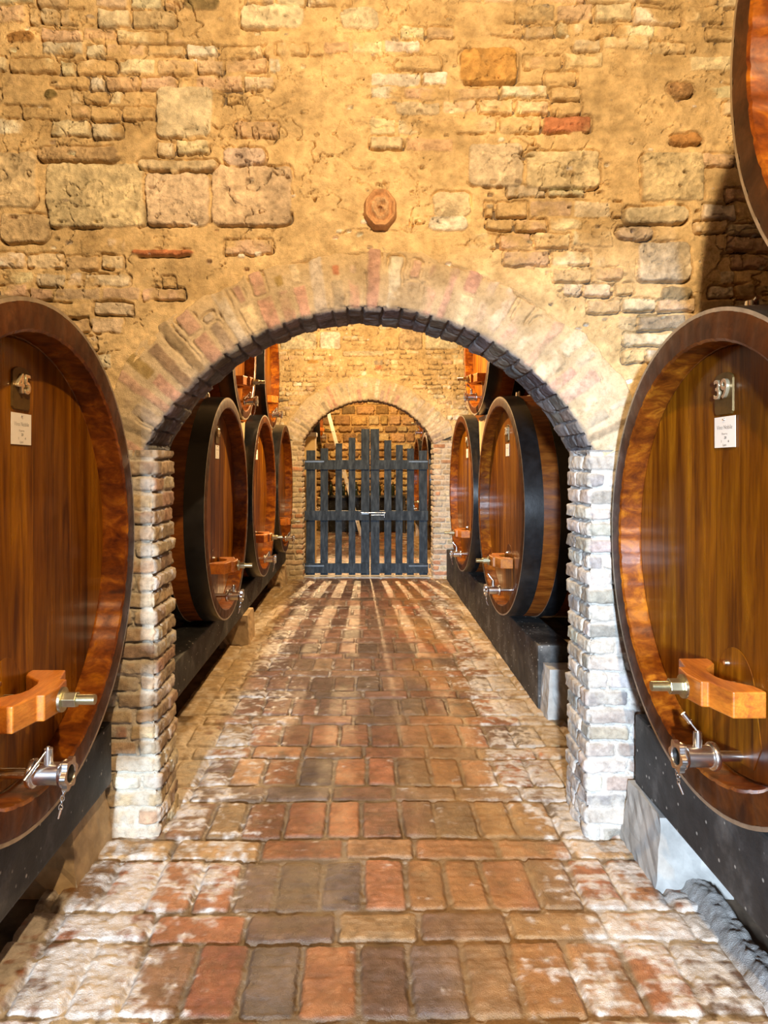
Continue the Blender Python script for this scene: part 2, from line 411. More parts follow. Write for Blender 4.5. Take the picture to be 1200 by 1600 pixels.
def pb(x0, y0, x1, y1, Y=Y1): return (wx(x0, Y), wz(y1, Y), wx(x1, Y), wz(y0, Y))
big1 = [
    pb(72, 255, 225, 355) + ((0.66, 0.56, 0.36), 0.45), pb(227, 270, 328, 352) + ((0.62, 0.50, 0.37), 0.55),
    pb(330, 258, 456, 352) + ((0.60, 0.47, 0.33), 0.5), pb(243, 134, 332, 214) + ((0.66, 0.58, 0.42), 0.28, 0.6),
    pb(-25, 236, 58, 326) + ((0.62, 0.50, 0.32), 0.4), pb(822, 234, 938, 294) + ((0.62, 0.52, 0.34), 0.5),
    pb(1002, 238, 1100, 316) + ((0.58, 0.48, 0.30), 0.45), pb(996, 378, 1078, 440) + ((0.60, 0.52, 0.40), 0.4),
    pb(732, 224, 818, 292) + ((0.64, 0.54, 0.40), 0.3), pb(718, 74, 808, 130) + (OCH, 0.3), pb(375, 8, 474, 44) + ((0.70, 0.62, 0.45), 0.55),
    pb(530, 12, 592, 48) + ((0.66, 0.58, 0.42), 0.4), pb(57, 228, 185, 252) + ((0.52, 0.38, 0.22), 0.6), pb(213, 248, 340, 266) + ((0.60, 0.50, 0.34), 0.62),
    pb(200, 389, 305, 399) + ((0.50, 0.20, 0.09), 0.5), pb(288, -8, 342, 16) + ((0.26, 0.20, 0.10), 0.2), pb(1030, 447, 1080, 470) + ((0.33, 0.27, 0.17), 0.2),
    pb(0, 334, 76, 380) + ((0.60, 0.46, 0.28), 0.6), pb(964, 353, 1022, 374) + ((0.58, 0.46, 0.33), 0.7), pb(975, 322, 1075, 350) + ((0.66, 0.57, 0.40), 0.5),
    pb(10, 50, 58, 68) + ((0.42, 0.24, 0.09), 0.3), pb(68, 138, 92, 156) + ((0.22, 0.17, 0.07), 0.2), pb(347, 230, 414, 258) + ((0.56, 0.45, 0.38), 0.5),
    pb(1042, 128, 1085, 150) + ((0.47, 0.29, 0.14), 0.5), pb(1042, 208, 1098, 226) + ((0.50, 0.27, 0.10), 0.55), pb(675, 300, 735, 340) + (CREAM, 0.4),
    pb(668, 338, 730, 362) + (WHITE, 0.35), pb(40, 700, 60, 720) + (TAN, 0.2)]
pl1 = [pb(442, 92, 556, 232), pb(940, 88, 1036, 310), pb(520, 240, 680, 350), pb(470, 300, 720, 380), pb(600, 0, 700, 22)]
W1 = front_wall(A1, 'wall_front', np.arange(-1.72, 1.76, 0.0037), np.arange(1.25, 3.60, 0.0037), 11, big1, pl1, 0.071, 0.172)
big2 = [pb(438, 520, 494, 546, Y2) + (STONE, 0.4), pb(500, 518, 532, 545, Y2) + (WHITE, 0.5), pb(624, 508, 660, 545, Y2) + (TAN, 0.6),
        pb(665, 520, 715, 545, Y2) + (STONE, 0.5), pb(480, 562, 498, 568, Y2) + (OCH, 0.2), pb(535, 548, 600, 556, Y2) + (CREAM, 0.7)]
W2 = front_wall(A2, 'wall_middle', np.arange(-1.45, 1.6, 0.0075), np.arange(1.2, 3.8, 0.0075), 23, big2, [], 0.07, 0.17, 0.55, 0.33)

def ring(A, name, du, dv, seed, length, pal_w, dark, step):
    nR = A['R']; arc = 2 * A['a0'] * nR; ext = 0.03
    # profile: front face (length), corner, intrados (TH), small back lip
    L = length; cr = 0.012
    us = np.arange(-ext, arc + ext, du); vs = np.arange(0, L + TH + 0.05, dv)
    W = Relief(us, vs, (0.60, 0.49, 0.34), seed, 0.004, 0.008, 0.25)
    oy = (1 - sstep(0.02, 0.16, W.V + (W.n1 - 0.5) * 0.2))[..., None] * 0.7
    W.C = W.C * (1 - oy) + np.array([0.64, 0.475, 0.26])[None, None, :] * (0.75 + 0.5 * W.n2[..., None]) * oy
    # the face plaster on the front, bare brick underneath
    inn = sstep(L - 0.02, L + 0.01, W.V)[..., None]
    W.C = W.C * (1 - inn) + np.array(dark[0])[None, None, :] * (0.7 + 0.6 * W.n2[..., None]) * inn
    u = -ext
    while u < arc + ext:
        w = step * rnd.uniform(0.85, 1.15)
        col = jit(pick([(0.60, 0.51, 0.38), (0.54, 0.35, 0.27), (0.50, 0.23, 0.14), (0.33, 0.25, 0.17), (0.66, 0.60, 0.50), (0.40, 0.28, 0.12)], pal_w), 0.12)
        a = rnd.uniform(0.0, 0.05); off = rnd.uniform(-0.006, 0.009)
        cut = rnd.choice([L, L, L * 0.55])
        g_ = rnd.uniform(0.006, 0.018); a = rnd.uniform(0.0, 0.12); W.brick(u + g_, a, u + w - g_, cut - 0.006 if cut < L else L + 0.004, col, 0.005 + off * 0.3, 0.012, rnd.uniform(0.45, 1.0), 0.35, 0.022, soft=0.010, rot=rnd.uniform(-0.03, 0.03))
        if cut < L:
            W.brick(u + 0.006, cut + 0.006, u + w - 0.006, L + 0.004, jit(pick([CREAM, (0.60, 0.38, 0.30), (0.42, 0.34, 0.27)])), 0.006 + off * 0.3, 0.010, rnd.uniform(0.4, 0.9), 0.25, 0.014, soft=0.010)
        dk = jit(pick(dark), 0.18)
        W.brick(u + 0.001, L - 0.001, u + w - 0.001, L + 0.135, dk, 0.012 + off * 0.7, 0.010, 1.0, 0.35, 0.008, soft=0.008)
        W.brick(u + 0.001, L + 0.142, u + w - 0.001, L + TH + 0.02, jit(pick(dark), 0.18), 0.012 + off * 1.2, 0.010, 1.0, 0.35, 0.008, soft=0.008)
        u += w
    # feather the outer edge into the wall
    W.H = W.H + (W.n1 - 0.5) * 0.02 - 0.05 * (1 - sstep(0.03, 0.055, W.V + (W.n1 - 0.5) * 0.10 + (W.n2 - 0.5) * 0.05))
    cx, cz, R, Y = A['cx'], A['cz'], A['R'], A['y']
    def pos(U, V):
        th = -A['a0'] + U / R
        rad = R + np.maximum(L - V, 0)
        # rounded corner
        dep = np.maximum(V - L, 0)
        k = sstep(L - cr, L + cr, V)
        P = np.stack([cx + rad * np.sin(th), Y + dep, cz + rad * np.cos(th)], -1)
        N = np.stack([-np.sin(th) * k, -(1 - k), -np.cos(th) * k], -1)
        N /= np.linalg.norm(N, axis=-1, keepdims=True)
        return P, N
    return W.build(name, pos, M_brick)
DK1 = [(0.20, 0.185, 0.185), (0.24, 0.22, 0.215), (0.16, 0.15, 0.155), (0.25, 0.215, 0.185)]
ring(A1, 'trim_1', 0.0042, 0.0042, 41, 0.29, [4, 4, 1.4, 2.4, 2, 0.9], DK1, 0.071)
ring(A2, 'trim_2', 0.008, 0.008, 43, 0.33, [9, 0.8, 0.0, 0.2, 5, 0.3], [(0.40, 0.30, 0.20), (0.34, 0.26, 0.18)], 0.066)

def pier(name, Y, side, xo, xc, ztop, d, seed, mort, pal, w, pitch=0.069, flare=0.03, back=0.10):
    """side -1: left pier, path from xo (outer) along the front to xc, then into the depth, then back outward"""
    Lf = abs(xc - xo); tot = Lf + TH + back
    us = np.arange(0, tot, d); vs = np.arange(-0.02, ztop, d)
    W = Relief(us, vs, mort, seed, 0.0, 0.007, 0.12)
    v = -0.02; k = 0
    while v < ztop:
        h = pitch * rnd.uniform(0.93, 1.07)
        u = (0.0 if k % 2 else -0.06) - rnd.random() * 0.05
        edges = [Lf + 0.001]
        while u < Lf:
            wd = rnd.choice([0.13, 0.25, 0.24, 0.12]); e = min(u + wd, Lf + 0.004)
            if Lf - e < 0.05: e = Lf + 0.004
            hi = rnd.uniform(0.004, 0.012)
            W.brick(u + 0.006, v + 0.006, e - (0.006 if e < Lf else 0), v + h - 0.006, jit(pick(pal, w), 0.14), hi, 0.013, rnd.uniform(0.45, 1.0), rnd.choice([0.3, 0.5, 0.62]), 0.022)
            u = e + (0 if e < Lf else 1)
        sp = Lf + (0.14 if k % 2 else 0.06 + rnd.random() * 0.05)
        pr = rnd.uniform(0.005, 0.020)
        for (a, b) in ((Lf - 0.004, sp), (sp, Lf + TH + 0.004), (Lf + TH - 0.004, tot)):
            W.brick(a + 0.002, v + 0.004, b - 0.003, v + h - 0.004, jit(pick(pal, w), 0.14), pr * 0.8 + rnd.uniform(-0.004, 0.004), 0.012, rnd.uniform(0.7, 1.0), 0.6, 0.018)
        v += h; k += 1
    # plastered, crumbling foot
    ft = 1 - sstep(0.02, 0.30, W.V + (W.n1 - 0.5) * 0.2)
    W.H = W.H * (1 - ft * 0.6) + ft * (0.010 + (W.n2 - 0.5) * 0.03)
    W.H += (W.n1 - 0.5) * 0.02
    def pos(U, V):
        s = 1 if side < 0 else -1
        t1 = np.clip(U, 0, Lf); t2 = np.clip(U - Lf, 0, TH); t3 = np.clip(U - Lf - TH, 0, back)
        lean = flare * (1 - V / ztop)
        P = np.stack([xo + s * (t1 - t3) + s * lean * sstep(0.0, Lf, U), Y + t2, V], -1)
        c = 0.013
        k1 = sstep(Lf - c, Lf + c, U); k2 = sstep(Lf + TH - c, Lf + TH + c, U)
        N = np.stack([s * k1 * (1 - k2), -(1 - k1) + k2, np.zeros_like(U)], -1)
        N /= np.maximum(np.linalg.norm(N, axis=-1, keepdims=True), 1e-6)
        return P, N
    return W.build(name, pos, M_brick)
PT = [(0.46, 0.34, 0.21), (0.38, 0.28, 0.19), (0.52, 0.42, 0.30), (0.42, 0.26, 0.18), (0.56, 0.50, 0.43)]
PG = [(0.40, 0.365, 0.33), (0.30, 0.28, 0.265), (0.47, 0.44, 0.40), (0.38, 0.31, 0.27), (0.55, 0.52, 0.48)]
pier('trim_3', Y1, -1, -1.42, -0.873, 1.60, 0.0045, 51, (0.55, 0.49, 0.40), PT, [4, 3, 3, 2, 2], flare=0.018)
pier('trim_4', Y1, 1, 1.50, 0.938, 1.60, 0.0045, 57, (0.56, 0.53, 0.49), PG, [3, 3, 4, 1, 4], flare=0.012)
P2 = [(0.56, 0.43, 0.28), (0.50, 0.36, 0.23), (0.62, 0.52, 0.38), (0.52, 0.27, 0.15)]
pier('trim_5', Y2, -1, -1.35, -0.815, 1.84, 0.009, 61, (0.60, 0.50, 0.36), P2, [4, 3, 3, 1.2], flare=0.01)
pier('trim_6', Y2, 1, 1.55, 0.925, 1.84, 0.009, 67, (0.64, 0.56, 0.45), P2, [4, 3, 4, 1], flare=0.0)

# solid wall cores behind the relief skins (real thickness)
def core(name, A, x0, x1, z1, y0, y1, mat, mg=0.03):
    R = A['R'] + mg; half = A['half'] + mg + 0.03; pts = []
    a0 = math.asin(min(1, half / R)); zs = A['cz'] + R * math.cos(a0)
    arc = [(A['cx'] + R * math.sin(-a0 + 2 * a0 * k / 32), A['cz'] + R * math.cos(-a0 + 2 * a0 * k / 32)) for k in range(33)]
    m = MB()
    out = [(x0, 0)] + [(x0, z1)] * 0
    # strips of quads between arch and the top edge
    for k in range(32):
        (xa, za), (xb, zb) = arc[k], arc[k + 1]
        vs = [(xa, y0, za), (xb, y0, zb), (xb, y0, z1), (xa, y0, z1), (xa, y1, za), (xb, y1, zb), (xb, y1, z1), (xa, y1, z1)]
        m.add(vs, [(0, 1, 2, 3), (7, 6, 5, 4), (0, 4, 5, 1), (3, 2, 6, 7)])
    for (xa, xb) in ((x0, arc[0][0]), (arc[-1][0], x1)):
        m.add([(xa, y0, 0), (xb, y0, 0), (xb, y0, z1), (xa, y0, z1), (xa, y1, 0), (xb, y1, 0), (xb, y1, z1), (xa, y1, z1)],
              [(0, 1, 2, 3), (7, 6, 5, 4), (0, 4, 7, 3), (1, 2, 6, 5), (0, 1, 5, 4), (3, 7, 6, 2)])
    return struct(m.build(name, mat))
HC = 4.6
core('wall_front_core', A1, -2.7, 2.8, HC, Y1 + 0.032, Y1 + TH - 0.012, M_plaster)
core('wall_middle_core', A2, -2.7, 2.8, HC, Y2 + 0.032, Y2 + TH - 0.012, M_plaster)
AB = dict(A1); AB.update(cx=0.0, half=1.3, z=1.38, rise=0.66)
AB['R'] = (AB['half'] ** 2 + AB['rise'] ** 2) / (2 * AB['rise']); AB['cz'] = AB['z'] + AB['rise'] - AB['R']
core('wall_rear_occluder', AB, -2.7, 2.8, HC, -1.9, -1.62, M_plaster, 0.0)  # unseen arched wall, added behind the camera to fade the cool light higher up
for nm, c, d in (('wall_left', (-2.78, 5, HC / 2), (0.16, 22, HC)), ('wall_right', (2.88, 5, HC / 2), (0.16, 22, HC)),
                 ('ceiling', (0.05, 5, HC + 0.08), (5.7, 22, 0.16))):
    m = MB(); m.box(c, d); struct(m.build(nm, M_plaster if nm == 'ceiling' else M_dark))

# ------------------------------------------------------------------ floor
def smooth_noise_mask(U, V): return fbm(U * 5, V * 5, 301, 5)
def floor_part(name, us, vs, seed, x0, x1):
    W = Relief(us, vs, (0.20, 0.135, 0.080), seed, 0.0, 0.006, 0.25)
    W.H *= 0.6
    per = 0.455; k0 = int((vs[0] - 2.21) / per) - 1; k1 = int((vs[-1] - 2.21) / per) + 1
    BR = [(0.30, 0.115, 0.048), (0.22, 0.100, 0.055), (0.34, 0.150, 0.060), (0.18, 0.105, 0.070), (0.33, 0.120, 0.048), (0.36, 0.20, 0.085), (0.14, 0.085, 0.065)]
    for k in range(k0, k1 + 1):
        b = 2.21 + per * k
        for (va, vb, wd) in ((b, b + 0.14, 0.315), (b + 0.15, b + 0.448, 0.162)):
            u = x0 - rnd.random() * wd
            while u < x1:
                w = wd * rnd.uniform(0.84, 1.12)
                sk = 0.008 * math.sin(u * 3 + k) + rnd.uniform(-0.004, 0.004)
                W.brick(u + 0.005, va + sk + 0.003, u + w - 0.005, vb + sk - 0.003, jit(pick(BR, [5, 3, 3, 3, 3, 2, 1.2]), 0.25),
                        rnd.uniform(0.003, 0.008), 0.020, rnd.uniform(0.75, 0.97), 0.5, 0.006, bumpy=0.6, soft=0.012, cw=0.007, rot=rnd.uniform(-0.015, 0.015))
                u += w
    U, V = W.U, W.V
    W.H += (fbm(U * 4, V * 38, seed + 90, 3) - 0.5) * 0.006
    st = fbm(U * 2.3, V * 2.0, 377, 5); st2 = fbm(U * 18, V * 14, 391, 4)
    W.C = W.C * (0.50 + 0.62 * st + 0.45 * (st2 - 0.5))[..., None]
    # ochre wash towards the right of the middle, duller grey-violet brick to the left further in
    oc = (sstep(0.05, 0.4, U) * (1 - sstep(0.6, 0.9, U)) * sstep(0.35, 0.6, st) * 0.5)[..., None]
    W.C = W.C * (1 - oc) + np.array([0.30, 0.155, 0.045])[None, None, :] * (0.6 + 0.8 * st2[..., None]) * oc
    gv = (sstep(3.3, 4.6, V) * (1 - sstep(0.1, 0.5, U)) * 0.6)[..., None]
    W.C = W.C * (1 - gv) + (W.C.mean(-1, keepdims=True) * np.array([1.12, 0.80, 0.72])) * gv
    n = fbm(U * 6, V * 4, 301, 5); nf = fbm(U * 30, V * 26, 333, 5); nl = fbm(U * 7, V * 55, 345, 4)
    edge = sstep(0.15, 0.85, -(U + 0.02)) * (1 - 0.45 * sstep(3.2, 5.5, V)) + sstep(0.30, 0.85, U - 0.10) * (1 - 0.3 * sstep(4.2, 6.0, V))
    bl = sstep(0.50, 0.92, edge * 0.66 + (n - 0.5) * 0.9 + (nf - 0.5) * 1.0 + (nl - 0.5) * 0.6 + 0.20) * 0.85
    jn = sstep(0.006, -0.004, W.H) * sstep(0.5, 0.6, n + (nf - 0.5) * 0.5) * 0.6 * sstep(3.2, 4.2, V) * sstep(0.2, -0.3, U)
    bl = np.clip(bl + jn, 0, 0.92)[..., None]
    du = (sstep(0.80, 0.98, np.abs(U - 0.04) + (nf - 0.5) * 0.2) * 0.8 * sstep(2.9, 3.3, V))[..., None]
    W.C = W.C * (1 - du) + np.array([0.40, 0.27, 0.125])[None, None, :] * (0.55 + 0.9 * nf[..., None]) * du
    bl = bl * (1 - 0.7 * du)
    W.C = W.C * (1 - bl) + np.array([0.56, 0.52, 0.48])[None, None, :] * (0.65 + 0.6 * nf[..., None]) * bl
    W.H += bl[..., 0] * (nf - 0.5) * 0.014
    W.H += (W.n1 - 0.5) * 0.008
    def pos(U, V):
        P = np.stack([U, V, np.zeros_like(U)], -1); N = np.zeros_like(P); N[..., 2] = 1; return P, N
    return W.build(name, pos, M_floor)
ys = [1.3]
while ys[-1] < 9.6: ys.append(ys[-1] + max(0.0042, 0.00115 * ys[-1] ** 1.35))
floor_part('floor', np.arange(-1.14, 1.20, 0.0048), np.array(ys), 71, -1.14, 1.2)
ys = np.arange(ys[-1] - 0.002, Y3 + 0.1, 0.02)
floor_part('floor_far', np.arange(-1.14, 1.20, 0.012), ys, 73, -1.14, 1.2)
m = MB(); m.box((0.03, 5, -0.075), (5.6, 22, 0.1)); struct(m.build('floor_base', M_earth))

# ------------------------------------------------------------------ back wall of the third bay
def back_wall():
    us = np.arange(-2.0, 2.0, 0.011); vs = np.arange(0, 3.9, 0.011)
    W = Relief(us, vs, (0.52, 0.36, 0.16), 91, 0.0, 0.02, 0.25)
    v = 0
    while v < 3.9:
        h = rnd.uniform(0.13, 0.24); u = -2.1 + rnd.random() * 0.2
        while u < 2.0:
            w = rnd.uniform(0.16, 0.44)
            W.brick(u + 0.012, v + 0.012, u + w - 0.012, v + h - 0.012, jit(pick([(0.46, 0.30, 0.12), (0.56, 0.40, 0.19), (0.32, 0.20, 0.09), (0.24, 0.16, 0.08), (0.6, 0.45, 0.24)]), 0.2),
                    rnd.uniform(0.01, 0.05), 0.035, 0.9, 0.7, 0.06, bumpy=2.5, cw=0.014, soft=0.02)
            u += w
        v += h
    def pos(U, V):
        P = np.stack([U, np.full_like(U, Y3), V], -1); N = np.zeros_like(P); N[..., 1] = -1; return P, N
    W.build('wall_back', pos, M_wall)
    m = MB(); m.box((0.05, Y3 + 0.2, HC / 2), (5.6, 0.2, HC)); struct(m.build('wall_back_core', M_dark))
back_wall()
# threshold stone under the gate
m = MB(); m.box((wx(574, Y2 + 0.1), Y2 + 0.13, 0.005), (1.72, 0.17, 0.03), bev=0.006)
struct(m.build('trim_7', M_conc))

# ------------------------------------------------------------------ terracotta boss
def boss():
    m = MB(); cx, cz = wx(594, Y1), wz(330, Y1); n = 40; rings = 14
    vs = []; cols = []
    for j in range(rings + 1):
        r = j / rings
        for k in range(n):
            t = 2 * PI * k / n
            oc = 1.0 / max(abs(math.cos(((t + PI / 8) % (PI / 4)) - PI / 8)), 0.9)
            hx, hz = 0.068 * min(oc, 1.06), 0.083 * min(oc, 1.06)
            h = 0.042 if r < 0.97 else 0.0
            if r < 0.97: h += 0.006 * math.cos(r * 15) + 0.009 * math.sin(3 * t + r * 9) * (1 - r) + rnd.uniform(-0.0015, 0.0015)
            if j == rings - 1: h -= 0.006
            vs.append((cx + hx * r * math.cos(t), Y1 - h - 0.0, cz + hz * r * math.sin(t)))
            g = rnd.uniform(0.85, 1.15); cols.append((0.60 * g, 0.34 * g, 0.17 * g, 1) if r > 0.55 or rnd.random() < .3 else (0.62 * g, 0.42 * g, 0.24 * g, 1))
    # close at the back inside the wall
    for k in range(n):
        x, y, z = vs[rings * n + k]; vs.append((x, Y1 + 0.02, z)); cols.append(cols[rings * n + k])
    fs = [(j * n + k, j * n + (k + 1) % n, (j + 1) * n + (k + 1) % n, (j + 1) * n + k) for j in range(rings + 1) for k in range(n)]
    m.add(vs, fs)
    o = m.build('carved_medallion', M_terra, smooth=True)
    at = o.data.color_attributes.new('Col', 'FLOAT_COLOR', 'POINT')
    for i, c in enumerate(cols): at.data[i].color = c
    tag(o, 'small carved terracotta medallion set in the wall above the near arch crown', 'medallion')
boss()

# ------------------------------------------------------------------ casks
NST = 44; SUB = 6
def cask(loc, rz, RH, RV, label, group, number=None, card=True, length=1.45, hwy=0.0, lever=(0.035, 0.02, 0.045), hatch=True, tap=True, lowdetail=False, hs=1.0):
    """local frame: head faces +x, +y along the passage, centre of the head at the origin; the empty stands at the cask's foot"""
    root = empty('wine_cask', (loc[0], loc[1], loc[2] - RV), rz)
    tag(root, label, 'wine cask', group)
    Z0 = RV                        # lift of parts above the empty
    rs = random.Random(int(loc[1] * 100) + int(loc[0] * 37))
    n = NST * SUB; sc_y, sc_z = RH, RV
    def bul(x): return 1 + 0.03 * (1 - ((x + length / 2) / (length / 2)) ** 2)
    t = 0.088 if loc[1] < 2.8 else 0.068; D = 0.080 if rz else 0.092; HD = -D
    prof = [(-length, 1.0 * RV - t), (-length, RV)] + [(x, RV * bul(x)) for x in np.linspace(-length + 0.05, -0.05, 16)]
    prof += [(-0.012, RV * 1.002), (-0.003, RV - 0.006), (0, RV - 0.02), (0, RV - t + 0.008), (-0.006, RV - t), (-0.04, RV - t - 0.001), (-D - 0.004, RV - t - 0.003), (-D - 0.012, RV - t - 0.012)]
    vs = []
    for (x, r) in prof:
        for k in range(n):
            th = 2 * PI * k / n; ph = k % SUB
            g = -0.0022 if ph == 0 else 0.0
            rr = r + g; kk = RH / RV
            # keep wall thickness constant in an oval cask
            ry = rr + (RH - RV)
            xx = x + (-0.002 if (ph == 0 and x > -0.03) else 0)
            vs.append((xx, ry * math.cos(th), rr * math.sin(th) + Z0))
    fs = []; mi = []
    np_ = len(prof)
    for j in range(np_ - 1):
        for k in range(n):
            fs.append((j * n + k, j * n + (k + 1) % n, (j + 1) * n + (k + 1) % n, (j + 1) * n + k)); mi.append(0 if j < np_ - 9 else (2 if j < np_ - 5 else 1))
    fs.append(tuple(range(n)))
    mi.append(0)
    body = mesh_obj('staves', vs, fs, [M_stave, M_chime, M_rim], root, True, mi)
    body.data.set_sharp_from_angle(angle=math.radians(30))
    bm = bmesh.new(); bm.from_mesh(body.data); bmesh.ops.recalc_face_normals(bm, faces=bm.faces); bm.to_mesh(body.data); bm.free()
    # head
    hv, hh = RV - t - 0.004, RH - t - 0.004; m = MB()
    nn = 96; hd = HD; vv = [(hd, hh * math.cos(2 * PI * k / nn), hv * math.sin(2 * PI * k / nn)) for k in range(nn)]
    v2 = [(hd - 0.05, y, z) for (_, y, z) in vv]
    v0 = [(hd - 0.008, y * (hh + 0.0) / hh, z) for (_, y, z) in vv]
    inner = [(hd, y * 0.985, z * 0.985) for (_, y, z) in vv]
    m.add(inner + v0 + v2, [tuple(range(nn))] + [(k, (k + 1) % nn, nn + (k + 1) % nn, nn + k) for k in range(nn)] + [(nn + k, nn + (k + 1) % nn, 2 * nn + (k + 1) % nn, 2 * nn + k) for k in range(nn)] + [tuple(range(2 * nn, 3 * nn))[::-1]])
    m.build('head', M_head, root).location = (0, 0, Z0)
    # hoops
    for (xa, xb, thk) in ((-0.122, -0.004, 0.006), (-0.325, -0.225, 0.005), (-0.56, -0.47, 0.005), (-length + 0.47, -length + 0.56, 0.005), (-length + 0.2, -length + 0.3, 0.005), (-length + 0.02, -length + 0.13, 0.005)):
        vs = []; xs = np.linspace(xa, xb, 4)
        pr = [(xa, RV * bul(xa) - 0.004)] + [(x, RV * bul(x) + thk) for x in xs] + [(xb, RV * bul(xb) - 0.006)]
        N2 = 120
        for (x, r) in pr:
            for k in range(N2):
                th = 2 * PI * k / N2; vs.append((x, (r + RH - RV) * math.cos(th), r * math.sin(th) + Z0))
        fs = []; mi = []
        for j in range(len(pr) - 1):
            for k in range(N2):
                fs.append((j * N2 + k, j * N2 + (k + 1) % N2, (j + 1) * N2 + (k + 1) % N2, (j + 1) * N2 + k)); mi.append(1 if (j == len(pr) - 2 or j == 0) else 0)
        h = mesh_obj('hoop', vs, fs, [M_hoop, M_hedge], root, True, mi)
        h.data.set_sharp_from_angle(angle=math.radians(35))
        bm = bmesh.new(); bm.from_mesh(h.data); bmesh.ops.recalc_face_normals(bm, faces=bm.faces); bm.to_mesh(h.data); bm.free()
    if not lowdetail:
        m = MB(); m.tube((-0.16, 0, RV * 1.015), (-0.16, 0, RV * 1.015 + 0.03), 0.022, 0.018); m.tube((-0.16, 0, RV + 0.03), (-0.16, 0.03, RV + 0.045), 0.006)
        m.build('bung', M_steel, root, True).location = (0, 0, Z0)
    q = RV / 0.75 * hs            # hardware position scale
    HX = -0.056
    if hatch:                 # arched man-hole door, a little proud of the head
        m = MB(); w, zt, zb = 0.130, -0.27 * q, -0.635 * q
        zb = max(zb, -(hv - 0.045))
        poly = []
        for k in range(25):
            a = PI - PI * k / 24; poly.append((w * math.cos(a) * 0.8, zt - 0.13 + 0.13 * math.sin(a)))
        poly = [(-w, zt - 0.24)] + poly + [(w, zt - 0.24), (w * 0.72, zb + 0.01), (0.0, zb), (-w * 0.72, zb + 0.01)]
        nP = len(poly)
        v = [(HD + 0.0016, y * 0.985, z) for y, z in poly] + [(HD + 0.0003, y, z) for y, z in poly] + [(HD - 0.01, y, z) for y, z in poly]
        m.add(v, [tuple(range(nP))] + [(k, (k + 1) % nP, nP + (k + 1) % nP, nP + k) for k in range(nP)] + [(nP + k, nP + (k + 1) % nP, 2 * nP + (k + 1) % nP, 2 * nP + k) for k in range(nP)])
        m.build('hatch', M_head, root).location = (0, hwy, Z0)
        # bowed clamp bar with its centre block
        m = MB()
        front = [(0.158, 0.070), (0.11, 0.082), (0.072, 0.092), (0.070, 0.112), (0.0, 0.122), (-0.070, 0.112), (-0.072, 0.092), (-0.11, 0.082), (-0.158, 0.070)]
        bk = []
        for k in range(13):
            s_ = -0.158 + 0.316 * k / 12; bk.append((s_, (HD - HX) + 0.004 + (0.042 + HX - HD) * math.exp(-(s_ / 0.085) ** 4)))
        outl = [(HX + d, s_) for s_, d in bk] + [(HX + d, s_) for s_, d in front]
        m.prism(outl, -0.036, 0.036)
        zc = -0.385 * q
        bar = m.build('clamp_bar', M_bar, root, bevel=0.004); bar.location = (0, hwy, Z0 + zc)
        m = MB(); m.tube((HD - 0.005, 0, 0), (HX + 0.222, 0, 0), 0.0135, n=24)
        for k in range(36): m.torus((HX + 0.168 + k * 0.0015, 0, 0), 0.0132, 0.0008, Matrix.Rotation(PI / 2, 3, 'Y'), 16, 4)
        m.build('bolt', M_zinc, bar, True)
        m = MB(); m.tube((HX + 0.134, 0, 0), (HX + 0.172, 0, 0), 0.0225, n=6); m.build('nut', M_zinc, bar, bevel=0.0015)
        m = MB(); m.tube((HX + 0.127, 0, 0), (HX + 0.134, 0, 0), 0.034, n=32); m.build('washer', M_zinc, bar, True)
        if number:
            m = MB(); m.tube((HD - 0.002, -0.04, 0.056), (HD + 0.014, -0.04, 0.056), 0.009, 0.006); m.build('stud', M_steel, bar, True)
    if tap:
        m = MB()
        m.lathe_x([(HD - 0.002, 0.0), (HD, 0.013), (HX + 0.05, 0.013), (HX + 0.05, 0.034), (HX + 0.057, 0.036), (HX + 0.062, 0.034), (HX + 0.064, 0.027), (HX + 0.125, 0.027),
                   (HX + 0.128, 0.031), (HX + 0.134, 0.033), (HX + 0.138, 0.029), (HX + 0.15, 0.029), (HX + 0.15, 0.021), (HX + 0.10, 0.021), (HX + 0.10, 0.0)], 32)
        m.tube((HX + 0.095, 0, 0.024), (HX + 0.095, 0, 0.062), 0.011, 0.010, 20)
        m.tube((HX + 0.095, 0, 0.062), (HX + 0.095, 0, 0.066), 0.0065, 0.005, 16)
        tp = m.build('tap', M_steel, root, True); tp.location = (0, hwy + (0.025 if rz else -0.02), Z0 - 0.585 * q); tp.scale = (1.12, 1.12, 1.12)
        m = MB(); p0 = Vector((HX + 0.095, 0, 0.063)); d = Vector(lever)
        m.tube(p0, p0 + d * 0.55, 0.003, n=10); m.tube(p0 + d * 0.5, p0 + d * 0.6, 0.0065, n=14); m.tube(p0 + d * 0.6, p0 + d * 1.05, 0.0055, 0.0065, 14)
        m.build('lever', M_steel, tp, True)
        m = MB(); NN = 60; vs = []
        for (x, k_) in ((HX + 0.139, 1), (HX + 0.152, 1), (HX + 0.152, 0.7), (HX + 0.139, 0.7)):
            for k in range(NN):
                th = 2 * PI * k / NN; r = 0.036 * k_ + (0.0045 * math.cos(6 * th) if k_ == 1 else 0); vs.append((x, r * math.cos(th), r * math.sin(th)))
        m.add(vs, [(j * NN + k, j * NN + (k + 1) % NN, ((j + 1) % 4) * NN + (k + 1) % NN, ((j + 1) % 4) * NN + k) for j in range(4) for k in range(NN)])
        m.build('coupling_nut', M_steel, tp, True)
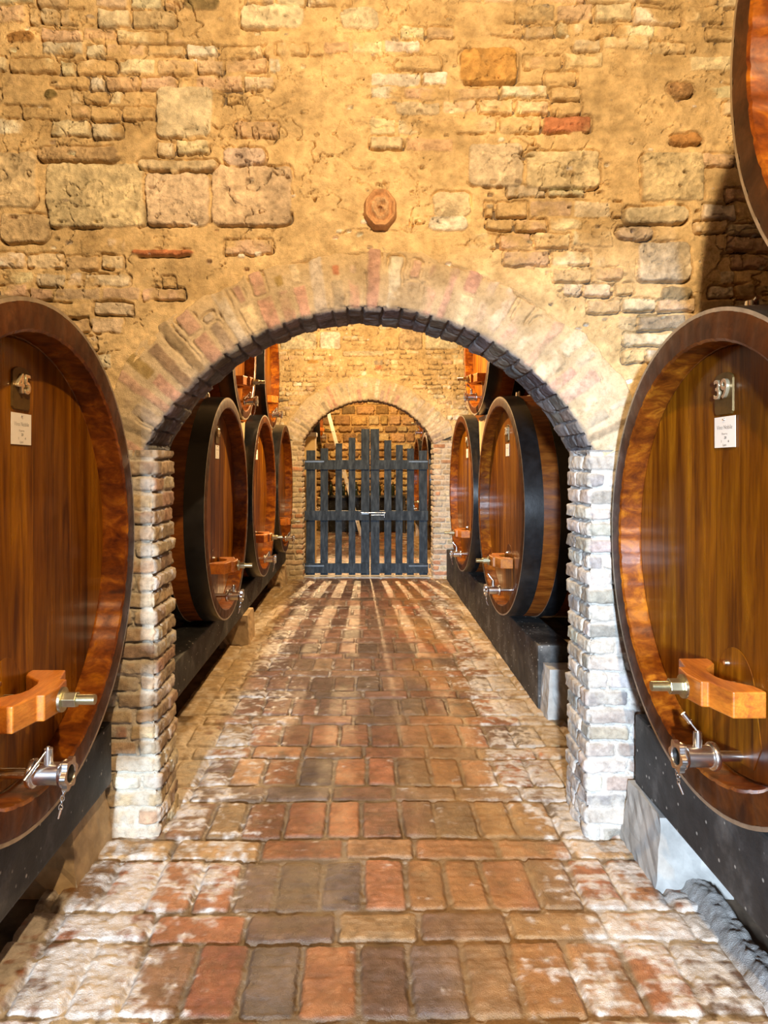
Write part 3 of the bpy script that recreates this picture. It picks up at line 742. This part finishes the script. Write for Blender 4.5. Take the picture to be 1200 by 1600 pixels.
        if not lowdetail:
            m = MB()
            for k in range(5):
                m.torus((HX + 0.142 - 0.002 * k, -0.02 + 0.002 * (k % 2), -0.030 - 0.011 * k), 0.0072, 0.0016, Matrix.Rotation(PI / 2 * (k % 2) + 0.4, 3, 'Z') @ Matrix.Rotation(PI / 2, 3, 'X'), 14, 6, 0.65)
            m.tube((HX + 0.134, -0.02, -0.078), (HX + 0.125, -0.014, -0.104), 0.004, 0.003, 8)
            m.build('chain', M_steel, tp, True)
    if number:
        py = 0.0
        m = MB(); w, h = 0.050, 0.062
        pl = []
        for k in range(9): a = PI - PI * k / 8; pl.append((w * math.cos(a), h - 0.02 + 0.02 * math.sin(a)))
        pl += [(w, -h + 0.008), (w - 0.008, -h), (-w + 0.008, -h), (-w, -h + 0.008)]
        nP = len(pl)
        m.add([(HD + 0.006, y, z) for y, z in pl] + [(HD - 0.001, y * 1.02, z * 1.02) for y, z in pl], [tuple(range(nP))] + [(k, (k + 1) % nP, nP + (k + 1) % nP, nP + k) for k in range(nP)])
        plate = m.build('number_plate', M_plate, root); plate.location = (0, py, Z0 + 0.505 * q)
        nb = text_obj('numerals', number, 0.080, M_brass, plate, (HD + 0.011, 0.0, 0.010), 0.004, 1.0, 0.0016)
        nb['label'] = 'raised polished brass numerals'
    if number and card:
        m = MB(); m.box((HD + 0.003, 0, 0), (0.0012, 0.118, 0.092), M=Matrix.Rotation(rs.uniform(-0.02, 0.02), 4, 'X'))
        cd = m.build('label_card', M_card, root); cd.location = (0, py + 0.004, Z0 + 0.385 * q)
        m = MB(); m.tube((HD + 0.0035, 0, 0.038), (HD + 0.008, 0, 0.038), 0.0035, 0.002, 12); m.build('tack', M_steel, cd, True)
        if not lowdetail:
            x = HD + 0.0042
            text_obj('print', 'Vino Nobile', 0.017, M_inkg, cd, (x, 0, 0.014), 0, 1.05)
            text_obj('print', 'Riserva', 0.009, M_inkg, cd, (x, 0, -0.005), 0, 1.2)
            text_obj('print', '20', 0.011, M_ink, cd, (x, 0.004, -0.017), 0, 1.2)
            text_obj('print', '1', 0.011, M_ink, cd, (x, -0.018, -0.028), 0, 1.2); text_obj('print', '4', 0.011, M_ink, cd, (x, 0.022, -0.028), 0, 1.2)
            text_obj('print', 'Litri', 0.010, M_ink, cd, (x, 0.0, -0.039), 0, 1.2)
    return root

LG = 'casks of the lower rows'; UG = 'casks of the upper tier'
XL, XR = -0.92, 1.0
lvL = (-0.03, -0.055, -0.052); lvR = (0.030, -0.012, 0.040)
# left lower row
cask((XL, 2.015, CH - 0.285), 0, 0.745, 0.745, 'large varnished cask number 45 in the left foreground, nearest the viewer', LG, '45', hwy=-0.09, lever=lvL)
Ls = [(4.72, 0.75, '44', 'first of three lower casks on the left beyond the near arch'),
      (6.465, 0.765, '43', 'second of three lower casks on the left beyond the near arch'),
      (8.175, 0.755, '42', 'third lower cask on the left, beside the far arch')]
for (y, r, nb, lb) in Ls:
    cask((XL, y, CH - 0.315), 0, r, 0.75, lb, LG, nb, hwy=-0.08, lever=lvL)
cask((XR, 2.045, CH - 0.28), PI, 0.72, 0.72, 'large varnished cask number 39 in the right foreground, on the black speckled beam', LG, '39', hwy=0.06, lever=lvR)
cask((XR, 5.13, CH - 0.32), PI, 0.86, 0.80, 'right-hand cask just beyond the near arch with broad black hoops showing on its side', LG, '38', hwy=0.05, lever=lvR)
cask((XR, 7.12, CH - 0.32), PI, 0.86, 0.80, 'right-hand cask beside the far arch, half hidden behind the broad-hooped cask', LG, '37', hwy=0.05, lever=lvR)
# upper tier
cask((-0.97, 5.63, CH + 0.955), 0, 0.58, 0.60, 'upper-tier cask glimpsed at left under the near arch, the nearer of two there', UG, None, lever=lvL, hwy=-0.03, hs=0.98)
cask((-0.97, 7.34, CH + 0.965), 0, 0.60, 0.60, 'upper-tier cask on the left touching the far wall in view, the farther of two', UG, None, lever=lvL, hwy=-0.03, hs=0.98)
cask((1.0, 6.13, CH + 1.05), PI, 0.72, 0.62, 'upper-tier cask on the right behind the near arch, above the hooped casks', UG, None, lever=lvR, hwy=0.03, hs=0.98)
cask((1.0, 1.09, CH + 1.03), PI, 0.78, 0.78, 'cask cut off by the top right corner of the view, above cask 39', UG, None, hwy=0.0, hatch=False, tap=False)
cask((-1.13, 1.17, CH + 1.15), 0, 0.80, 0.78, 'upper cask above cask 45, out of view, shadowing the wall at left', UG, None, hatch=False, tap=False)
# third bay, behind the gate
BG = 'casks behind the gate'
for (x, rz, y, z, r, lb) in ((XL - 0.02, 0, 11.3, -0.3, 0.76, 'lower cask behind the left leaf of the gate, nearest the gate'), (XL - 0.02, 0, 13.0, -0.3, 0.76, 'lower cask behind the left leaf of the gate, near the back wall'),
                             (1.0, PI, 11.25, -0.27, 0.78, 'lower cask behind the right end of the gate, hoop showing above the pickets'), (1.0, PI, 13.0, -0.3, 0.76, 'lower cask behind the right end of the gate, second from the gate')):
    cask((x, y, CH + z), rz, r, 0.75, lb, BG, None, lowdetail=True, lever=(lvL if rz == 0 else lvR))
for (x, rz, y, lb) in ((-0.88, 0, 14.35, 'upper cask behind the ladder at the left of the far arch'), (1.02, PI, 12.12, 'upper cask seen at the right edge of the far arch opening, over the gate')):
    cask((x, y, CH + 0.98), rz, 0.58, 0.60, lb, BG, None, lowdetail=True, hs=0.98, lever=(lvL if rz == 0 else lvR))

# ------------------------------------------------------------------ cask stands
def beam(name, x0, x1, y0, y1, z0, z1, mat, label, cat='beam', bev=0.012, group=None):
    m = MB()
    nx = max(2, int((y1 - y0) / 0.12))
    for k in range(1): m.box(((x0 + x1) / 2, (y0 + y1) / 2, (z0 + z1) / 2), (abs(x1 - x0), y1 - y0, z1 - z0), bev=bev)
    o = m.build(name, mat); tag(o, label, cat, group); return o
BZ = 0.53
beam('cradle_beam', 1.10, 1.30, 0.2, 2.78, 0.25, BZ, M_beam, 'black speckled beam carrying cask 39 at the right foreground')
beam('cradle_beam', -1.22, -1.02, 0.2, 2.78, 0.25, 0.50, M_beam, 'black beam carrying cask 45 at the left foreground')
beam('cradle_beam', -1.22, -1.02, 3.16, 9.0, 0.25, 0.462, M_beam, 'long dark beam under the left casks between the two arches')
beam('cradle_beam', 1.09, 1.30, 4.28, 9.0, 0.0, 0.405, M_beam, 'long dark grey beam under the right casks between the two arches')
for s, x in ((1, 2.0), (-1, -2.0)):
    sd = 'right' if s > 0 else 'left'
    beam('cradle_beam', x - 0.1, x + 0.1, 0.2, 2.78, 0.0, 0.49, M_beam, 'rear beam under the foreground cask on the %s, out of sight behind it' % sd)
    beam('cradle_beam', x - 0.1, x + 0.1, 3.2, 9.0, 0.0, 0.39, M_beam, 'rear beam under the casks between the arches on the %s, by the side wall' % sd)
for x in (-1.12, 1.2):
    beam('cradle_beam', x - 0.1, x + 0.1, 9.5, 14.6, 0.25, 0.47, M_beam, 'dark beam under the casks behind the gate on the %s' % ('right' if x > 0 else 'left'))
    beam('cradle_beam', 2.0 * (1 if x > 0 else -1) - 0.1, 2.0 * (1 if x > 0 else -1) + 0.1, 9.5, 14.6, 0.0, 0.46, M_beam, 'rear beam behind the gate on the %s, hidden by its casks' % ('right' if x > 0 else 'left'))
def block(x0, x1, y0, y1, z1, mat, label, taper=0.03, z0=-0.03):
    """battered masonry block: wider at the foot, rough faces"""
    n = 10; s = 1 if x0 > 0 else -1; m = MB(); rs = random.Random(int(abs(x0) * 1000 + y0 * 10))
    bm = bmesh.new(); bmesh.ops.create_cube(bm, size=1); bmesh.ops.subdivide_edges(bm, edges=bm.edges, cuts=7, use_grid_fill=True)
    for v in bm.verts:
        t = v.co.z + 0.5; k = (1 - t) * taper
        x = (x0 + x1) / 2 + v.co.x * (abs(x1 - x0) + 2 * k); y = (y0 + y1) / 2 + v.co.y * (y1 - y0 + 2 * k); z = z0 + t * (z1 - z0)
        j = 0.004
        v.co = (x + rs.uniform(-j, j), y + rs.uniform(-j, j), z + (rs.uniform(-j, j) if 0.01 < t < 0.99 else 0))
    bm.verts.index_update(); m.add([v.co for v in bm.verts], [[v.index for v in f.verts] for f in bm.faces]); bm.free()
    o = m.build('support_block', mat, smooth=False); tag(o, label, 'block'); return o
block(1.085, 1.30, 2.50, 2.80, 0.25, M_conc, 'whitewashed masonry block under the right foreground beam, beside the right brick pier', 0.035)
block(-1.30, -1.065, 2.50, 2.80, 0.26, M_tanblock, 'tan plastered block under the left foreground beam, beside the left brick pier', 0.035)
block(-1.20, -0.985, 5.80, 6.12, 0.25, M_tanblock, 'brown wedge-shaped block standing under the left beam between the first two casks', 0.02)
block(-1.18, -0.99, 8.55, 8.75, 0.25, M_tanblock, 'small tan block under the far end of the left beam', 0.02)
block(-1.25, -1.06, 3.2, 3.4, 0.25, M_tanblock, 'block under the near end of the left middle beam, behind the left pier', 0.02)
block(1.12, 1.27, 4.12, 4.27, 0.30, M_conc, 'small white stone propped at the near end of the right middle beam', 0.02)
for x in (-1.12, 1.2):
    block(x - 0.1, x + 0.1, 0.3, 0.6, 0.25, M_conc, 'block under the near end of the %s foreground beam, outside the view' % ('right' if x > 0 else 'left'), 0.02)
    for y in (9.7, 12.1, 14.3): block(x - 0.1, x + 0.1, y, y + 0.25, 0.25, M_tanblock, 'block under the %s beam behind the gate, %s' % ('right' if x > 0 else 'left', {9.7: 'nearest the gate', 12.1: 'midway', 14.3: 'nearest the back wall'}[y]), 0.01)
def curb():
    us = np.arange(0, 0.17, 0.006); vs = np.arange(1.3, 2.52, 0.006)
    W = Relief(us, vs, (0.30, 0.285, 0.27), 97, 0.0, 0.01, 0.35)
    n = fbm(W.U * 11, W.V * 9, 98, 5)
    W.H = 0.055 * sstep(0, 0.06, W.U) - 0.12 * sstep(0.10, 0.17, W.U) + (n - 0.5) * 0.05 + (W.n3 - 0.5) * 0.012 - 0.01
    def pos(U, V):
        P = np.stack([1.13 + U, V, np.zeros_like(U)], -1); N = np.zeros_like(P); N[..., 2] = 1; return P, N
    W.build('trim_8', pos, M_brick)
curb()
# timber chocks that carry the upper tier in the saddles of the lower rows
def chock(x0, x1, y, zb, zt, wb, wt, label):
    m = MB(); poly = [(y - wb, zb), (y + wb, zb), (y + wt, zt), (y - wt, zt)]
    m.add([(x0, a, b) for a, b in poly] + [(x1, a, b) for a, b in poly], [(0, 1, 2, 3), (7, 6, 5, 4), (0, 4, 5, 1), (1, 5, 6, 2), (2, 6, 7, 3), (3, 7, 4, 0)])
    o = m.build('timber_chock', M_pale, bevel=0.006); tag(o, label, 'wooden chock', 'chocks under the upper casks')
for (x, s, yc, zt, lb) in ((-1.0, -1, 5.60, CH + 0.353, 'left between the first and second casks'), (-1.0, -1, 7.33, CH + 0.363, 'left between the second and third casks'),
                           (1.06, 1, 6.12, CH + 0.425, 'right between the two lower casks'), (1.08, 1, 12.12, CH + 0.375, 'right behind the gate')):
    chock(x, x + s * 0.12, yc, 1.42, zt - 0.014, 0.075, 0.185, 'pale timber chock under the upper cask, %s, front one' % lb)
    chock(x + s * 1.0, x + s * 1.12, yc, 1.42, zt - 0.03, 0.075, 0.19, 'timber chock under the upper cask, %s, rear one' % lb)
for (x, s) in ((1.1, 1), (-1.1, -1)):
    sd = 'right' if s > 0 else 'left'
    beam('timber_prop', min(x, x + s * 0.14), max(x, x + s * 0.14), 0.98, 1.16, 0.535, 1.775 if s > 0 else 1.87, M_pale, 'timber prop under the upper foreground cask on the %s, outside the view' % sd, 'prop')
    beam('timber_prop', min(x + s * 0.9, x + s * 1.04), max(x + s * 0.9, x + s * 1.04), 0.98, 1.16, 0.5, 1.78 if s > 0 else 1.85, M_pale, 'rear prop under the upper foreground cask on the %s' % sd, 'prop')
for (x, s, y) in ((-1.05, -1, 14.35),):
    beam('timber_prop', min(x, x + s * 0.5), max(x, x + s * 0.5), y - 0.12, y + 0.12, 0.47, 1.90, M_pale, 'timber prop under the upper cask behind the gate on the %s' % ('right' if s > 0 else 'left'), 'prop')

# ------------------------------------------------------------------ the gate
def gate():
    YG = Y2 + 0.12
    def gx(u): return wx(450 + u / 4.8, YG)
    def gz(v): return wz(640 + v / 4.8, YG)
    leaves = [('left', [(135, 203, 305), (243, 300, 290), (355, 405, 253), (455, 505, 210), (548, 612, 145)], 126, 606),
              ('right', [(620, 685, 145), (722, 775, 230), (808, 860, 265), (893, 945, 292), (983, 1045, 307)], 620, 1050)]
    for side, pk, xa, xb in leaves:
        root = empty('gate_leaf', (gx(xa) if side == 'left' else gx(xb), YG, 0.0))
        tag(root, '%s leaf of the slate-blue wooden picket gate in the far arch' % side, 'gate', None)
        ox = root.location.x
        for (a, b, t) in pk:
            m = MB(); zt = gz(t); zb = 0.035
            m.box(((gx(a) + gx(b)) / 2 - ox, 0.016, (zt + zb) / 2), (gx(b) - gx(a), 0.024, zt - zb), bev=0.003, M=Matrix.Rotation(rnd.uniform(-0.004, 0.004), 4, 'Y'))
            m.build('picket', M_gate, root)
        for (ta, tb) in ((378, 450), (757, 830), (1150, 1225)):
            m = MB(); m.box(((gx(xa) + gx(xb)) / 2 - ox, -0.012, (gz(ta) + gz(tb)) / 2), (gx(xb) - gx(xa), 0.03, gz(ta) - gz(tb)), bev=0.004, M=Matrix.Rotation(rnd.uniform(-0.003, 0.003), 4, 'Y'))
            m.build('rail', M_gate, root)
        # strap hinges
        for zz in ((gz(390)), gz(1170)):
            m = MB()
            hx = gx(xa) - 0.02 if side == 'left' else gx(xb) + 0.02; s = 1 if side == 'left' else -1
            m.box((hx + s * 0.15 - ox, -0.03, zz), (0.26, 0.005, 0.022), bev=0.002)
            m.tube((hx - ox, -0.03, zz - 0.03), (hx - ox, -0.03, zz + 0.03), 0.012)
            for q in (0.08, 0.16, 0.25): m.tube((hx + s * q - ox, -0.036, zz), (hx + s * q - ox, -0.032, zz), 0.007, n=10)
            m.build('strap_hinge', M_hinge, root)
        if side == 'right':
            m = MB(); za, zb_ = gz(772), gz(789)
            m.tube((gx(545) - ox, -0.036, za), (gx(730) - ox, -0.036, za), 0.0045); m.tube((gx(625) - ox, -0.036, zb_), (gx(720) - ox, -0.036, zb_), 0.0045)
            m.tube((gx(722) - ox, -0.036, za), (gx(722) - ox, -0.036, za - 0.07), 0.005)
            b = m.build('slide_bolt', M_steel, root, True); b['label'] = 'bright steel sliding bolt'
        else:
            m = MB(); za = gz(780); m.box((gx(578) - ox, -0.03, za), (0.10, 0.005, 0.02), bev=0.001); m.torus((gx(590) - ox, -0.036, gz(772)), 0.009, 0.003, Matrix.Rotation(PI / 2, 3, 'Y'), 14, 6)
            b = m.build('bolt_keeper', M_hinge, root)
M_hinge = flat_mat('painted_hinge', (0.10, 0.12, 0.14), 0.35, 0.4, 0.1)
gate()

# ------------------------------------------------------------------ things behind the gate
def ladder():
    yN, yF = 14.2, 14.62
    f = Vector((wx(564, yN), 0, 0.02)); t = Vector((wx(510, yN), 0, wz(636, yN))); d = (t - f)
    L = d.length; ang = math.atan2(d.x, d.z)
    root = empty('ladder', (f.x, yN, 0.0)); tag(root, 'white aluminium ladder leaning left behind the gate against the upper cask', 'ladder')
    M = Matrix.Rotation(ang, 4, 'Y')
    for y in (0, yF - yN):
        m = MB(); m.box((d.x / 2, y, 0.02 + d.z / 2), (0.062, 0.024, L), M=M, bev=0.003); r = m.build('side_rail', M_alum, root)
    n = int(L / 0.28)
    for k in range(1, n):
        p = Vector((0, 0, 0.02)) + d * (k * 0.28 / L); m = MB(); m.tube((p.x, -0.016, p.z), (p.x, yF - yN + 0.016, p.z), 0.014); m.build('rung', M_grey, root, True)
ladder()
# tall tan cupboard just behind the left pier
def cupboard():
    Y = 9.95; x0, x1 = -0.97, wx(492, Y); zt = wz(682, Y)
    root = empty('storage_cupboard', ((x0 + x1) / 2, Y, 0.0)); tag(root, 'tan painted cupboard standing behind the left end of the gate', 'cupboard')
    m = MB(); m.box((0, 0.17, zt / 2), (x1 - x0, 0.34, zt), bev=0.006); m.build('carcass', M_tanp, root)
    m = MB(); m.box((0, -0.012, zt / 2), (x1 - x0 - 0.03, 0.02, zt - 0.08), bev=0.004); d = m.build('door_panel', M_tanp, root)
    m = MB(); m.tube((0.08, -0.05, 1.0), (0.08, -0.022, 1.0), 0.012); m.build('knob', M_steel, d, True)
    m = MB(); m.box((0.03, 0.15, 0.04), (x1 - x0 - 0.02, 0.26, 0.06), bev=0.008)
    o = m.build('polystyrene_slab', M_card); o.location = ((x0 + x1) / 2, Y, zt - 0.01); tag(o, 'white slab lying on top of the tan cupboard behind the gate', 'slab')
cupboard()
# low dark rack with bottles along the foot of the back wall
def rack():
    root = empty('bottle_rack', (0.05, 15.0, 0)); tag(root, 'low dark timber rack along the foot of the back wall behind the gate', 'rack')
    m = MB(); m.box((0, 0, 0.80), (1.7, 0.36, 0.04), bev=0.004); m.build('shelf', M_beam, root)
    m = MB(); m.box((0, 0, 0.40), (1.7, 0.36, 0.03), bev=0.004); m.build('shelf', M_beam, root)
    m = MB(); m.box((0, 0.17, 0.40), (1.66, 0.02, 0.76)); m.build('back_panel', M_beam, root)
    for x in (-0.83, -0.28, 0.28, 0.83):
        m = MB(); m.box((x, 0, 0.39), (0.05, 0.34, 0.78), bev=0.004); m.build('upright', M_beam, root)
    rs = random.Random(5)
    def bottle_mesh():
        m = MB(); pr = [(0, 0), (0, .036), (.004, .038), (.19, .038), (.215, .03), (.235, .015), (.30, .0135), (.30, 0)]
        m.lathe_x(pr, 20); o = m.build('wine_bottle', M_glass, smooth=True)
        for v in o.data.vertices: x, y, z = v.co; v.co = (y, z, x)
        return o
    proto = bottle_mesh(); first = True
    desc = ['far left end', 'left end beside a gap', 'left quarter', 'left of the ladder foot', 'behind the ladder', 'centre left', 'centre', 'centre right', 'right of centre', 'right quarter', 'right end beside a gap', 'far right end']
    for k in range(12):
        o = proto if k == 0 else proto.copy()
        if k: COL.objects.link(o)
        o.location = (-0.72 + k * 0.135 + rs.uniform(-0.02, 0.02), 14.95 + rs.uniform(-0.06, 0.06), 0.82)
        tag(o, 'dark wine bottle on the rack behind the gate, %s' % desc[k], 'bottle', 'bottles on the low rack')
rack()

# ------------------------------------------------------------------ light
def point(name, loc, energy, col, rad):
    l = bpy.data.lights.new(name, 'POINT'); l.energy = energy; l.color = col; l.shadow_soft_size = rad
    o = bpy.data.objects.new(name, l); COL.objects.link(o); o.location = loc; return o
WARM = (1.0, 0.70, 0.37)
point('lamp_near_bay', (0.25, -0.05, CH + 2.0), 530, WARM, 0.035)
point('lamp_middle_bay', (0.05, 6.5, CH + 1.45), 480, (1.0, 0.67, 0.32), 0.05)
point('lamp_far_bay', (-0.02, 13.0, 3.3), 420, (1.0, 0.60, 0.24), 0.04)
sl = bpy.data.lights.new('added_spot_far_bay', 'SPOT'); sl.energy = 1500; sl.color = (1.0, 0.66, 0.32); sl.spot_size = math.radians(62); sl.spot_blend = 0.4; sl.shadow_soft_size = 0.02  # spot added beside the far lamp to bring out the picket light strips
so = bpy.data.objects.new('added_spot_far_bay', sl); COL.objects.link(so); so.location = (-0.02, 13.6, 3.15); so.rotation_euler = (Vector((0.05, 7.2, 0.2)) - so.location).to_track_quat('-Z', 'Y').to_euler()
def area(name, loc, rot, sx, sy, energy, col):
    l = bpy.data.lights.new(name, 'AREA'); l.shape = 'RECTANGLE'; l.size = sx; l.size_y = sy; l.energy = energy; l.color = col
    o = bpy.data.objects.new(name, l); COL.objects.link(o); o.location = loc; o.rotation_euler = rot; return o
area('daylight_doorway', (-0.98, -5.0, 2.0), (math.radians(88), 0, math.radians(-5)), 0.2, 0.7, 1700, (0.66, 0.82, 1.0))
w = bpy.data.worlds.new('cellar_air'); scene.world = w; w.use_nodes = True
w.node_tree.nodes['Background'].inputs[0].default_value = (0.9, 0.75, 0.6, 1); w.node_tree.nodes['Background'].inputs[1].default_value = 0.006

vs_ = scene.view_settings
vs_.view_transform = 'Standard'; vs_.look = 'None'; vs_.exposure = 0.0; vs_.gamma = 1.0; vs_.use_curve_mapping = False
